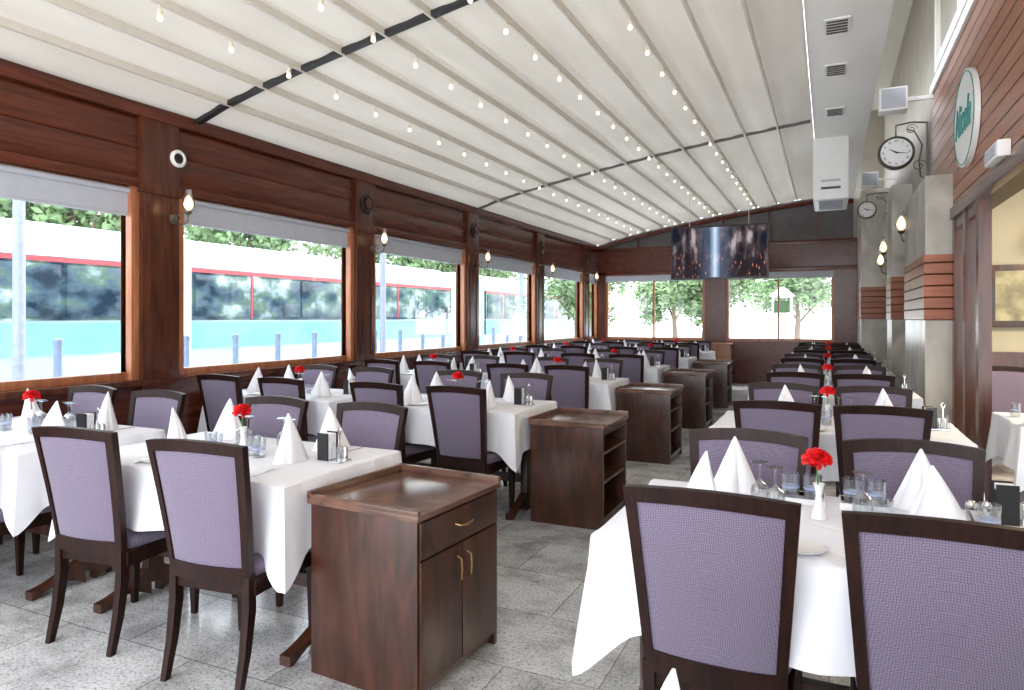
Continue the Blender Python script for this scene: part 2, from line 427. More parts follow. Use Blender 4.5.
WP=[(.030,0),(.031,.002),(.006,.006),(.0035,.015),(.0035,.06),(.010,.068),(.028,.082),(.032,.105),(.031,.13),(.027,.150),(.0255,.150),(.029,.13),(.030,.105),(.026,.085),(.004,.07)]
WINE=('stemmed_glass',mesh('stemmed_glass','glass',lambda bm: lathe(bm,WP,18)),[])
UPG=('stemmed_glass',mesh('upturned_glass','glass',lambda bm: lathe(bm,[(r,.150-z) for r,z in WP],18)),[])
def mk_tumb(bm): lathe(bm,[(.026,0),(.028,.003),(.032,.09),(.030,.09),(.026,.010),(.001,.008)],18)
TUMB=('water_glass',mesh('water_glass','blueglass',mk_tumb),[('painted_band',mesh('painted_band','blueband',lambda bm: [lathe(bm,[(.0296,.038),(.0300,.046)],18)]),(0,0,0),[],'blue painted band')])
def mk_vase(bm): lathe(bm,[(.024,0),(.026,.004),(.021,.02),(.013,.05),(.010,.075),(.014,.105),(.019,.115),(.017,.115),(.012,.104),(.008,.075),(.001,.02)],18)
def mk_stem(bm): tube(bm,[(0,0,.02),(.002,0,.10),(.006,.002,.165)],.0025,6)
def mk_flower(bm):
    rnd=random.Random(4)
    lathe(bm,[(.003,.158),(.009,.165),(.010,.185),(.004,.19)],10)
    for k in range(110):
        a=rnd.uniform(0,2*pi); e=rnd.uniform(-.3,1.45); r=.042
        d=Vector((math.cos(a)*math.cos(e),math.sin(a)*math.cos(e),math.sin(e)*.85))
        c=Vector((.006,0,.190)); tgt=c+d*r*rnd.uniform(.75,1.08)
        s1=d.cross(Vector((0,0,1))).normalized(); s2=d.cross(s1).normalized()
        th=rnd.uniform(0,pi); w=(s1*math.cos(th)+s2*math.sin(th))*.010
        q=d.cross(w).normalized()*.004
        p=[c+d*.008,c+d*.025+w+q,tgt+w*1.1-q,tgt+d*.005+q,tgt-w*1.1-q,c+d*.025-w+q]
        bm.faces.new([bm.verts.new(x) for x in p])
VASE=('bud_vase_with_carnation',mesh('bud_vase','ceram',mk_vase),[('flower_stem',mesh('flower_stem','stem',mk_stem),(0,0,0)),('carnation',mesh('carnation','petal',mk_flower,False),(0,0,0),[],'red carnation bloom')])
CADDY=('condiment_caddy',None,[('tray',bx('tray','chrome',(-.07,.07,-.045,.045,0,.008),bev=.003),(0,0,0)),
  ('napkin_holder',bx('napkin_holder','black',(-.066,-.005,-.035,-.030,.008,.13),(-.066,-.005,.030,.035,.008,.13),(-.066,-.060,-.030,.030,.008,.11)),(0,0,0),[('paper_napkins',bx('paper_napkins','napkin',(-.057,-.008,-.026,.026,.010,.125),bev=.002),(0,0,0))]),
  ('bottle',mesh('bottle','glass',lambda bm: lathe(bm,[(.013,.008),(.014,.06),(.008,.075),(.008,.09)],12)),(.02,-.02,0)),
  ('bottle',mesh('bottle','glass',lambda bm: lathe(bm,[(.013,.008),(.014,.06),(.008,.075),(.008,.09)],12)),(.05,-.02,0)),
  ('pepper_pot',mesh('pepper_pot','chrome',lambda bm: lathe(bm,[(.013,.008),(.014,.05),(.011,.065),(.002,.07)],12)),(.02,.02,0)),
  ('salt_pot',mesh('salt_pot','chrome',lambda bm: lathe(bm,[(.013,.008),(.014,.05),(.011,.065),(.002,.07)],12)),(.05,.02,0)),
  ('handle',mesh('handle','chrome',lambda bm: tube(bm,[(.035,-.0,.008),(.035,0,.12),(.045,0,.145),(.035,0,.16),(.025,0,.145),(.035,0,.12)],.003,6)),(0,0,0))])
SHK=('salt_shaker',mesh('salt_shaker','glass',lambda bm: lathe(bm,[(.015,0),(.017,.003),(.014,.03),(.016,.05),(.0155,.053)],14)),[('cap',mesh('cap','chrome',lambda bm: lathe(bm,[(.016,.053),(.0165,.062),(.011,.072),(.002,.075)],14)),(0,0,0),[],'chrome cap')])
def mk_plate(bm): lathe(bm,[(.045,0),(.05,.003),(.075,.012),(.076,.015),(.05,.007),(.001,.006)],28)
PLATE=('side_plate',mesh('side_plate','ceram',mk_plate),[])
def mk_dish(bm):
    box(bm,-.078,.078,-.06,.06,0,.006,bev=.002)
    for b in ((-.078,.078,-.06,-.054,.004,.022),(-.078,.078,.054,.06,.004,.022),(-.078,-.072,-.054,.054,.004,.022),(.072,.078,-.054,.054,.004,.022)): box(bm,*b,bev=.0015)
DISH=('serving_tray',mesh('serving_tray','ceram',mk_dish),[])
def mk_knife(bm):
    box(bm,-.006,.006,-.11,-.01,0,.004,bev=.001)
    vs=[(-.007,-.01,.001),(.007,-.01,.001),(.008,.08,.001),(0,.11,.001),(-.006,.08,.001)]
    a=[bm.verts.new(v) for v in vs]; b=[bm.verts.new((v[0],v[1],.003)) for v in vs]
    bm.faces.new(a[::-1]); bm.faces.new(b)
    for i in range(5): bm.faces.new((a[i],a[(i+1)%5],b[(i+1)%5],b[i]))
KNIFE=('table_knife',mesh('table_knife','chrome',mk_knife),[])
def mk_fork(bm):
    box(bm,-.005,.005,-.10,.03,0,.004,bev=.001); box(bm,-.012,.012,.028,.05,0,.004,bev=.001)
    for k in range(4): box(bm,-.0115+.0065*k,-.0080+.0065*k,.048,.09,.001,.004)
FORK=('table_fork',mesh('table_fork','chrome',mk_fork),[])

def cab(shelves):
    w,d,h=.275,.30,.70
    parts=[]
    def body(bm):
        box(bm,-w+.012,w-.012,-d+.012,-d+.035,.0,h-.02,bev=.003)
        box(bm,-w+.012,w-.012,d-.035,d-.012,.0,h-.02,bev=.003)
        box(bm,-w+.012,-w+.035,-d+.03,d-.03,.0,h-.02)
        box(bm,-w+.03,w-.02,-d+.03,d-.03,.05,.075)
        box(bm,-w+.03,w-.03,-d+.03,d-.03,.02,.05)
        if shelves:
            box(bm,-w+.03,w-.02,-d+.03,d-.03,.30,.32); box(bm,-w+.03,w-.015,-d+.03,d-.03,.50,.52)
            box(bm,w-.05,w-.014,-d+.03,d-.03,.63,.675)
        else:
            box(bm,w-.045,w-.02,-d+.03,d-.03,.07,.68)
    parts.append(('body',mesh('body','cabwood',body),(0,0,0)))
    def top(bm):
        box(bm,-w,w,-d,d,h-.022,h,bev=.005)
        box(bm,-w,-w+.02,-d,d,h-.002,h+.028,bev=.004); box(bm,-w,w,d-.02,d,h-.002,h+.028,bev=.004)
        box(bm,-w,w,-d,-d+.02,h-.002,h+.018,bev=.004)
    parts.append(('top',mesh('top','cabtop',top),(0,0,0)))
    if not shelves:
        def dr(bm): box(bm,w-.02,w-.003,-d+.025,d-.025,.535,.668,bev=.004)
        hd=mesh('handle','brass',lambda bm: tube(bm,[(w-.004,-.05,.61),(w+.018,-.045,.605),(w+.022,0,.600),(w+.018,.045,.605),(w-.004,.05,.61)],.004,8))
        parts.append(('drawer',mesh('drawer','cabwood',dr),(0,0,0),[('handle',hd,(0,0,0))]))
        for sg in (-1,1):
            y0,y1=(-d+.025,-.003) if sg<0 else (.003,d-.025)
            dm=mesh('door','cabwood',lambda bm: box(bm,w-.02,w-.003,y0,y1,.06,.525,bev=.004))
            yy=.035*sg
            hm=mesh('handle','brass',lambda bm: tube(bm,[(w-.004,yy,.48),(w+.016,yy,.47),(w+.020,yy,.43),(w+.016,yy,.39),(w-.004,yy,.38)],.004,8))
            parts.append(('door',dm,(0,0,0),[('handle',hm,(0,0,0))]))
    return ('service_cabinet',None,parts)
CABD,CABS=cab(False),cab(True)

def mk_arm(bm):
    lathe(bm,[(.035,0),(.035,.012),(.018,.02),(.001,.022)],16,axis='x')
    tube(bm,[(.015,0,0),(.06,0,-.04),(.11,0,-.05),(.15,0,-.03),(.16,0,.02)],.006,8)
    tube(bm,[(.03,0,.0),(.06,0,.035),(.09,0,.03),(.09,0,.005),(.07,0,.0)],.004,6)
    lathe(bm,[(.01,.02),(.022,.03),(.026,.045),(.018,.05)],14,c=(.16,0,0))
def mk_chim(bm): lathe(bm,[(.022,.05),(.040,.075),(.044,.10),(.030,.145),(.020,.20),(.018,.20),(.028,.145),(.041,.10),(.037,.075),(.019,.052)],18,c=(.16,0,0))
def mk_flame(bm): lathe(bm,[(.008,.05),(.028,.075),(.033,.10),(.018,.14),(.002,.16)],14,c=(.16,0,0))
WLAMP=('wall_lamp',mesh('wall_lamp','bronze',mk_arm),[('glass_chimney',mesh('glass_chimney','glass',mk_chim),(0,0,0)),('bulb',mesh('bulb','lampglass',mk_flame),(0,0,0))])
def mk_sock(bm):
    tube(bm,[(0,0,.03),(0,0,.0)],.004,6); lathe(bm,[(.010,.0),(.014,-.006),(.019,-.035),(.014,-.038)],12)
def mk_blb(bm): lathe(bm,[(.012,-.038),(.018,-.050),(.019,-.060),(.013,-.072),(.002,-.076)],14)
PBULB=('hanging_bulb',mesh('bulb_socket','socket',mk_sock),[('bulb',mesh('bulb','bulb',mk_blb),(0,0,0))])

# ------------------------------------------------------------ room constants
XL,XR,YE,YB=-5.0,1.0,15.5,-1.5
prof=[(-5.0,3.10),(-4.6,3.22),(-4.2,3.31),(-3.8,3.39),(-3.4,3.46),(-3.0,3.53),(-2.6,3.595),(-2.2,3.66),(-1.8,3.715),(-1.4,3.765),(-1.0,3.815),(-.6,3.86),(-.2,3.90)]
def roofz(x):
    for (a,za),(b,zb) in zip(prof,prof[1:]):
        if a<=x<=b: return za+(zb-za)*(x-a)/(b-a)
    return prof[-1][1] if x>-.2 else prof[0][1]

struct('floor',bx('floor','floor',(XL,XR+4,YB,YE,-.1,0)),label='speckled pale grey granite tile floor',category='floor')
obj('street_ground',bx('street_ground','asphalt',(-40,XL-.2,-25,50,-.25,-.02),(XL-.2,30,YE+.2,50,-.25,-.02)),label='pale sunlit street paving outside the windows',category='street',kind='structure')

def f_roof(bm):
    ys=[YB+(YE-YB)*k/90 for k in range(91)]
    cols=[]
    for (a,za),(b,zb) in zip(prof,prof[1:]):
        for k in range(8):
            t=k/8; cols.append((a+(b-a)*t, za+(zb-za)*t-.028*math.sin(pi*t)))
    cols.append(prof[-1])
    g=[[bm.verts.new((x,y,z+.05+.004*math.sin(y*2.3+x*5)*math.sin(y*.9+x))) for x,z in cols] for y in ys]
    for i in range(len(ys)-1):
        for j in range(len(cols)-1): bm.faces.new((g[i][j],g[i][j+1],g[i+1][j+1],g[i+1][j]))
struct('ceiling',mesh('ceiling','roof',f_roof,True,80),label='cream retractable fabric roof in pleated bays',category='ceiling')
tn=1
def trim(me,label,loc=(0,0,0)):
    global tn
    o=struct('trim_%d'%tn,me,loc,label,'trim'); tn+=1; return o
for i,(x,z) in enumerate(prof):
    if i==0: continue
    trim(bx('roof_rail','rail',(x-.011,x+.011,YB,YE-.1,z-.012,z+.045),bev=.004),'cream aluminium roof rail running the length of the room')
for y,hw,gm in ((4.2,.030,'gap'),(9.4,.018,'gap2')):
    def f(bm):
        for (a,za),(b,zb) in zip(prof,prof[1:]):
            v=[bm.verts.new((x,yy,z+dz)) for x,z in ((a+.012,za),(b-.012,zb)) for yy in (y-hw,y+hw) for dz in (-.006,.03)]
            for q in ((0,1,3,2),(4,6,7,5),(0,4,5,1),(2,3,7,6),(0,2,6,4),(1,5,7,3)): bm.faces.new([v[k] for k in q])
    trim(mesh('roof_joint',gm,f),'dark transverse joint between roof fabric sections')
struct('ceiling_service_strip',bx('ceiling_strip','strip',(-.18,.45,YB,YE-.02,3.86,3.875)),label='white painted ceiling strip with vents',category='ceiling')
struct('added_sky_cover',bx('canopy','roof2',(-.1,XR+.2,YB,YE,5.6,5.65),(-.12,-.1,YB,YE,4.5,5.65)),label='added pale cover keeping sky light off the upper facade',category='ceiling')  # cover and fascia added so sky light doesn't burn out the facade
VENT=('ceiling_vent',bx('vent_frame','plastic',(-.10,.10,-.18,.18,-.012,0.0)),[('grille',mesh('grille','dark',lambda bm:[box(bm,-.08,.08,-.15+.060*k,-.15+.060*k+.030,-.016,-.011) for k in range(5)]),(0,0,0))])
for y in (4.85,6.3,7.4,8.9,13.2): inst(VENT,(.06,y,3.86),0,'white rectangular ceiling vent with dark grille','vent','ceiling vents')
def f_ac(bm): box(bm,-.22,.22,-.50,.60,-.84,0,bev=.03)
inst(('air_conditioner',mesh('ac','plastic',f_ac),[('louvre',mesh('louvre','dark',lambda bm: box(bm,-.12,.12,-.506,-.497,-.70,-.67)),(0,0,0)),('louvre',mesh('louvre2','shade',lambda bm: box(bm,-.12,.12,-.506,-.497,-.60,-.57)),(0,0,0)),('bottom_grille',mesh('bottom_grille','shade',lambda bm: box(bm,-.15,.15,-.40,.40,-.845,-.837)),(0,0,0))]),(.02,10.6,3.858),0,'white boxy air conditioner hung under the ceiling strip','air conditioner')

for cx in (-3.8,-3.0,-2.2,-1.4):
    z=roofz(cx)-.015
    for k in range(25):
        y=1.25+.56*k
        if y<15: inst(PBULB,(cx,y,z-.02),random.uniform(0,3),'small warm bulb hanging below a roof rail','light bulb','string of bulbs under the roof')

# ------------------------------------------------------------ left wall
posts=[1.10,3.82,6.52,9.20,11.9,14.6]
struct('wall_left',bx('wall_left','beam',(XL-.15,XL,YB,YE,0,.88)),label='low mahogany wall under the street windows',category='wall')
def f_beamL(bm):
    box(bm,XL-.15,XL,YB,YE,2.46,3.16)
    box(bm,XL,XL+.05,YB,YE,2.46,2.53,bev=.008); box(bm,XL,XL+.07,YB,YE,3.02,3.10,bev=.01)
    box(bm,XL,XL+.012,YB,YE,2.54,2.765,bev=.006); box(bm,XL,XL+.012,YB,YE,2.775,3.01,bev=.006)
trim(mesh('header_beam','beam',f_beamL),'long mahogany header beam of horizontal boards above the windows')
trim(bx('window_sill','post',(XL-.1,XL+.08,YB,YE,.88,.93),bev=.008),'dark wood window sill')
for i,y in enumerate(posts):
    def f(bm):
        box(bm,XL-.16,XL+.06,y-.17,y+.17,0,3.10,bev=.006)
        box(bm,XL-.16,XL+.085,y-.19,y+.19,2.42,2.50,bev=.008); box(bm,XL-.16,XL+.085,y-.19,y+.19,0,.15,bev=.008)
        box(bm,XL+.055,XL+.07,y-.11,y-.09,1.0,2.35); box(bm,XL+.055,XL+.07,y+.09,y+.11,1.0,2.35)
    trim(mesh('wall_post','post',f),'dark mahogany post between the windows')
    if y>3:
        inst(WLAMP,(XL+.07,y+.10,2.24),0,'oil-lamp style wall lamp with glass chimney on a post','lamp','wall lamps on the posts',scale=(1.15,1.15,1.15))
ROS=('round_medallion',mesh('rosette','iron',lambda bm: lathe(bm,[(.11,0),(.12,.015),(.10,.03),(.07,.022),(.001,.022)],28,axis='x')),[('rim',mesh('rim','beam',lambda bm: lathe(bm,[(.055,.022),(.06,.035),(.045,.04),(.001,.035)],20,axis='x')),(0,0,0))])
for y in posts[2:]: inst(ROS,(XL+.06,y+.02,2.76),0,'dark carved round medallion on the header beam','ornament','round medallions')
SPK=('round_speaker',mesh('speaker_ring','plastic',lambda bm: lathe(bm,[(.07,0),(.073,.02),(.055,.03),(.05,.02),(.001,.018)],28,axis='x')),[('cone',mesh('cone','iron',lambda bm: lathe(bm,[(.045,.019),(.036,.026),(.015,.022),(.001,.03)],20,axis='x')),(0,0,0))])
inst(SPK,(XL+.06,posts[1]+.15,2.75),0,'small round white-ringed speaker on the header beam','speaker')
wn=1
def window_left(y0,y1):
    global wn
    w=obj('window_%d'%wn,None,(XL,(y0+y1)/2,.93),0,None,'large street window with golden brown wood frame','window',None,'structure'); wn+=1
    h=(y1-y0)/2; H=2.46-.93
    def fr(bm):
        box(bm,-.10,.03,-h,-h+.07,0,H,bev=.005); box(bm,-.10,.03,h-.07,h,0,H,bev=.005)
        box(bm,-.10,-.02,-h+.07,h-.07,0,.06,bev=.005); box(bm,-.10,-.02,-h+.07,h-.07,H-.05,H,bev=.005)
    obj('window_frame',mesh('window_frame','frame',fr),parent=w,kind='structure')
    obj('glass_pane',bx('pane','pane',(-.064,-.058,-h+.07,h-.07,.06,H-.05)),parent=w,kind='structure')
    def bl(bm):
        box(bm,-.018,-.014,-h+.07,h-.07,H-.22,H-.03); lathe(bm,[(.012,-h+.07),(.012,h-.07)],10,c=(-.016,0,H-.225),axis='y')
        lathe(bm,[(.024,-h+.07),(.024,h-.07)],12,c=(-.006,0,H-.035),axis='y')
    obj('roller_blind',mesh('roller_blind','shade',bl),parent=w,kind='structure')
for a,b in zip(posts,posts[1:]): window_left(a+.17,b-.17)
window_left(YB,posts[0]-.17); window_left(posts[-1]+.17,YE-.05)

# ------------------------------------------------------------ end wall
def f_end(bm):
    box(bm,XL,XR,YE,YE+.15,0,.92)
    box(bm,XL,XR,YE,YE+.15,2.42,3.05)
    box(bm,-2.50,-2.05,YE-.03,YE+.15,.92,2.42); box(bm,.10,.45,YE-.03,YE+.15,0,2.42); box(bm,XL,XL+.2,YE-.05,YE+.15,0,3.05)
    box(bm,.45,XR,YE,YE+.15,.92,2.42)
    box(bm,XL,XR,YE-.05,YE,2.42,2.50,bev=.01); box(bm,XL,XR,YE-.05,YE,2.97,3.05,bev=.01)
struct('wall_end',mesh('wall_end','beam',f_end),label='mahogany end wall with header beam and posts',category='wall')
def f_arch(bm):
    pts=[(x,roofz(x)) for x,_ in prof]+[(.45,3.86)]
    for (a,za),(b,zb) in zip(pts,pts[1:]):
        v=[bm.verts.new((x,y,z)) for y in (YE+.02,YE+.10) for x,z in ((a,3.05),(b,3.05),(b,zb+.04),(a,za+.04))]
        for q in ((0,1,2,3),(7,6,5,4)): bm.faces.new([v[k] for k in q])
trim(mesh('arch_infill','grey',f_arch),'dark grey infill panel beneath the arched roof end')
def f_archf(bm):
    pts=[(x,YE-.02,roofz(x)-.06) for x,_ in prof]+[(.45,YE-.02,3.80)]
    tube(bm,pts,.05,6)
    for k in range(5):
        x=-4.0+.95*k; box(bm,x-.02,x+.02,YE-.03,YE+.02,3.05,roofz(x)-.03)
trim(mesh('arch_frame','beam',f_archf),'curved mahogany arch frame on the end wall')
struct('wall_end_upper',bx('weu','cream',(.45,XR,YE,YE+.15,3.05,5.6)),label='plaster wall above the end corner',category='wall')
def window_end(x0,x1):
    global wn
    w=obj('window_%d'%wn,None,((x0+x1)/2,YE,.92),0,None,'wide end-wall window looking onto trees','window',None,'structure'); wn+=1
    h=(x1-x0)/2; H=1.5
    def fr(bm):
        box(bm,-h,-h+.06,.02,.10,0,H); box(bm,h-.06,h,.02,.10,0,H); box(bm,-h+.06,h-.06,.02,.10,0,.06); box(bm,-h+.06,h-.06,.02,.10,H-.05,H)
        box(bm,-.02,.02,.03,.09,.06,H-.05)
    obj('window_frame',mesh('wf','frame',fr),parent=w,kind='structure')
    obj('glass_pane',bx('pane','pane',(-h+.06,h-.06,.058,.064,.06,H-.05)),parent=w,kind='structure')
    obj('roller_blind',bx('rb','shade',(-h+.02,h-.02,.0,.005,H-.16,H-.02)),parent=w,kind='structure')
window_end(XL+.2,-2.50); window_end(-2.05,.10)
def f_lc(bm): box(bm,-.85,.85,-.2,.2,0,.84,bev=.006); box(bm,-.88,.88,-.22,.2,.84,.88,bev=.005)
lcp=[('door',mesh('door','lightwood',lambda bm: box(bm,-.17,.17,-.215,-.20,.12,.76,bev=.006)),(-.62+.41*k,0,0)) for k in range(4)]
inst(('sideboard',mesh('sideboard','lightwood',f_lc),lcp),(-2.76,YE-.26,0),0,'light brown panelled sideboard against the end wall','sideboard')

# ------------------------------------------------------------ right wall
PX=.76
struct('wall_right',bx('wall_right','cream',(XR,XR+.2,6.9,YE+.15,0,5.6),(XR,XR+.2,YB,6.9,3.75,5.6),(XR,XR+.2,YB,1.9,0,3.75)),label='cream facade wall',category='wall')
struct('wall_right_planks',bx('planks','plank',(XR-.035,XR-.002,YB,8.15,2.34,3.70),(XR,XR+.2,1.9,6.9,2.30,3.75)),label='horizontal varnished wooden planks above the doors',category='wall')
trim(bx('header_moulding','post',(XR-.06,XR,1.9,6.9,2.26,2.36),bev=.008),'dark door header moulding')
trim(bx('plank_cap','white',(XR-.06,XR-.002,YB,8.2,3.70,3.80),bev=.008),'white moulding above the wooden planks')
for y0,y1 in ((2.5,4.9),(5.2,7.9)):
    w=obj('window_%d'%wn,None,(XR,(y0+y1)/2,3.85),0,None,'upper facade window with white frame and grey glass','window',None,'structure'); wn+=1
    h=(y1-y0)/2
    def fr(bm):
        for a,b,c,d in ((-h,-h+.1,0,1.7),(h-.1,h,0,1.7),(-h+.1,h-.1,0,.1),(-h+.1,h-.1,1.6,1.7),(-.04,.04,.1,1.6),(-h+.1,h-.1,.85,.92)): box(bm,-.05,-.002,a,b,c,d)
    obj('window_frame',mesh('wf','white',fr,False),parent=w,kind='structure')
    obj('glass_pane',bx('pane2',M['cream'],(-.012,-.004,-h+.1,h-.1,.1,1.6)),parent=w,kind='structure')
for i,(y0,y1,px,zt) in enumerate(((6.9,8.6,PX,2.66),(10.4,11.2,PX,3.2),(13.6,15.4,.52,3.7))):
    trim(bx('pilaster','marble',(px,XR,y0,y1,0,1.42),(px,XR,y0,y1,1.95,zt),(px+.012,XR,y0+.012,y1-.012,1.40,1.97)),'cream grey stone pilaster on the facade')
    trim(bx('slat_band','slat',(px-.012,px+.012,y0-.012,y1,1.40,1.97),(px+.012,XR-.002,y0-.012,y0+.011,1.40,1.97)),'red brown wooden slat band around the pilaster')
dd=obj('door_1',None,(XR,5.77,0),0,None,'dark wooden framed glass door folded at the opening','door',None,'structure')
def f_dd(bm):
    box(bm,-.04,.04,0,.10,0,2.30); box(bm,-.04,.04,.52,.62,0,2.30); box(bm,-.04,.04,1.03,1.128,0,2.30)
    box(bm,-.03,.03,.1,.52,0,.35); box(bm,-.03,.03,.1,.52,2.18,2.30); box(bm,-.03,.03,.62,1.03,0,.35); box(bm,-.03,.03,.62,1.03,2.18,2.30)
obj('door_frame',mesh('door_frame','post',f_dd),parent=dd,kind='structure')
obj('glass_pane',bx('dp','pane',(-.006,.006,.1,.52,.35,2.18),(-.006,.006,.62,1.03,.35,2.18)),parent=dd,kind='structure')
struct('wall_inner_end',bx('wie','inner',(XR+.2,5,9.0,9.15,1.05,3.0)),label='pale green plaster wall of the inner room',category='wall')
struct('wall_inner_wainscot',bx('wiw','post',(XR+.2,5,8.97,9.12,0,1.05)),label='dark wood wainscot of the inner room',category='wall')
struct('wall_inner_side',bx('wis','inner',(5,5.1,YB,9.1,0,3.0)),label='inner room side wall',category='wall')
struct('ceiling_inner',bx('cin','white',(XR+.2,5,YB,9.1,3.0,3.1)),label='white inner room ceiling',category='ceiling')
inst(('framed_picture',bx('fp','cabwood',(-.45,.45,-.03,0,-.34,.34),bev=.01),[('canvas',bx('cv','canvas',(-.38,.38,-.034,-.028,-.27,.27)),(0,0,0))]),(2.02,8.965,1.66),0,'dark framed landscape picture on the green wall','picture')
inst(WLAMP,(2.02,8.99,2.15),-pi/2,'glass chimney wall lamp above a picture','lamp','inner room wall lamps',scale=(1.6,1.6,1.6))
L=D.lights.new('inner_room_fill','AREA'); L.energy=110; L.size=1.5; L.color=(1,.85,.65); lo=D.objects.new('inner_room_fill',L); lo.location=(2.8,6.5,2.95); COL.objects.link(lo); lo['label']='added warm fill light for the inner room'; lo['category']='lamp'  # area light added to brighten the inner room, no fixture modelled

def f_oval(bm):
    n=48
    lo_=[bm.verts.new((-.0,.44*math.cos(2*pi*i/n),.36*math.sin(2*pi*i/n))) for i in range(n)]
    hi_=[bm.verts.new((-.035,.44*math.cos(2*pi*i/n),.36*math.sin(2*pi*i/n))) for i in range(n)]
    bm.faces.new(lo_); bm.faces.new(hi_[::-1])
    for i in range(n): bm.faces.new((lo_[i],lo_[(i+1)%n],hi_[(i+1)%n],hi_[i]))
sg=obj('oval_sign',mesh('oval_sign','white',f_oval),(XR-.04,6.12,2.93),0,None,'white oval sign with teal green script lettering and rim','sign')
obj('rim',mesh('rim','signteal',lambda bm: tube(bm,[(-.037,.42*math.cos(2*pi*i/48),.34*math.sin(2*pi*i/48)) for i in range(48)],.004,6,closed=True)),parent=sg)
tm=text_mesh('Nicola',.27,.004,'signteal')
tm.transform(Matrix(((.88,.3,0,0),(0,1.25,0,0),(0,0,1,0),(0,0,0,1))))
obj('lettering',tm,(-.040,0,0),(pi/2,0,-pi/2),sg)

def clock(loc,r):
    c=obj('wall_clock',None,loc,0,None,'round double-faced station clock on a scrolled iron bracket','clock','bracket clocks')
    obj('case',mesh('case','bronze',lambda bm: lathe(bm,[(r*.90,-.05),(r*.97,-.06),(r*1.05,-.04),(r*1.05,.04),(r*.97,.06),(r*.90,.05)],40,axis='y')),parent=c)
    obj('dial',mesh('dial','ceram',lambda bm: lathe(bm,[(r*.89,-.052),(r*.89,.052)],40,axis='y')),parent=c)
    def hands(bm):
        for ang,l,w in ((math.radians(-60),r*.45,.010),(math.radians(100),r*.68,.007)):
            d=Vector((math.sin(ang),0,math.cos(ang))); s=Vector((d.z,0,-d.x))*w
            bm.faces.new([bm.verts.new(Vector((0,-.056,0))+v) for v in (-d*.02-s,-d*.02+s,d*l+s*.3,d*l-s*.3)])
    obj('hands',mesh('hands','black',hands,False),parent=c)
    bmn=bmesh.new()
    for i,s in enumerate(['XII','I','II','III','IIII','V','VI','VII','VIII','IX','X','XI']):
        tmm=text_mesh(s,r*.20,.0005,'black'); a=2*pi*i/12
        tmm.transform(Matrix.Translation((math.sin(a)*r*.72,-.0535,math.cos(a)*r*.72))@Matrix.Rotation(a,4,'Y')@Matrix.Rotation(pi/2,4,'X'))
        bmn.from_mesh(tmm)
    obj('numerals',fin(bmn,'numerals','black',False),parent=c)
    dx=XR-.02-loc[0]
    def br(bm):
        tube(bm,[(dx,0,r*1.5+.05),(dx*.5,0,r*1.5+.07),(0,0,r*1.5+.05),(0,0,r*1.0)],.010,8)
        tube(bm,[(dx,0,-r*1.8),(dx*.8,0,-r*1.6),(dx*.75,0,-r*.6),(dx*.85,0,r*.4),(dx*.6,0,r*1.3),(dx*.35,0,r*1.5)],.008,8)
        tube(bm,[(dx*.75+.07*math.cos(a)*(1-a/12),0,-r*.9+.07*math.sin(a)*(1-a/12)) for a in [k*.5 for k in range(18)]],.005,6)
        tube(bm,[(dx*.5+.06*math.cos(a)*(1-a/12),0,r*1.45+.06*math.sin(a)*(1-a/12)) for a in [k*.5 for k in range(18)]],.005,6)
        box(bm,dx-.01,dx+.01,-.02,.02,-r*1.9,r*1.8)
    obj('bracket',mesh('bracket','bronze',br),parent=c)
clock((.68,8.75,3.27),.175); clock((.58,13.0,3.25),.14)
for y,z in [(8.95,2.35),(11.8,2.35),(12.4,2.2)]:
    inst(WLAMP,(XR-.01,y,z),pi,'glass chimney wall lamp on the stone facade','lamp','wall lamps on the facade',scale=(1.5,1.5,1.5))
FL=('floodlight',mesh('flood','plastic',lambda bm: box(bm,-.13,.13,-.10,.10,-.12,.12,bev=.02)),[('front_glass',bx('fg','shade',(-.11,.11,-.108,-.10,-.10,.10)),(0,0,0)),('mount',bx('mt','plastic',(.10,.40,-.015,.015,-.02,.02)),(0,0,0))])
inst(FL,(.60,8.1,3.68),0,'white boxy floodlight on a bracket','floodlight','facade floodlights'); inst(FL,(.60,12.6,3.68),0,'white boxy floodlight on a bracket','floodlight','facade floodlights')
inst(('emergency_light',mesh('em','plastic',lambda bm: box(bm,-.07,0,-.18,.18,-.05,.05,bev=.012)),[('lens',bx('ln','shade',(-.075,-.068,-.15,.15,-.03,.03)),(0,0,0))]),(XR-.037,5.0,2.42),0,'white emergency light above the doorway','emergency light')

tvw,tvh=1.48,.84
TV=('television',mesh('tv_case','black',lambda bm: box(bm,-tvw/2,tvw/2,0,.06,-tvh/2,tvh/2,bev=.008)),[('screen',bx('screen','tv',(-tvw/2+.025,tvw/2-.025,-.004,.001,-tvh/2+.03,tvh/2-.025)),(0,0,0)),('suspension_cable',mesh('cable','rail',lambda bm: tube(bm,[(-.45,.03,.4),(-.45,.03,1.20)],.004,6)),(0,0,0)),('suspension_cable',mesh('cable2','rail',lambda bm: tube(bm,[(.45,.03,.4),(.45,.03,1.27)],.004,6)),(0,0,0))])
inst(TV,(-1.57,11.0,2.45),0,'flat television hung from the roof showing a night city scene','television')

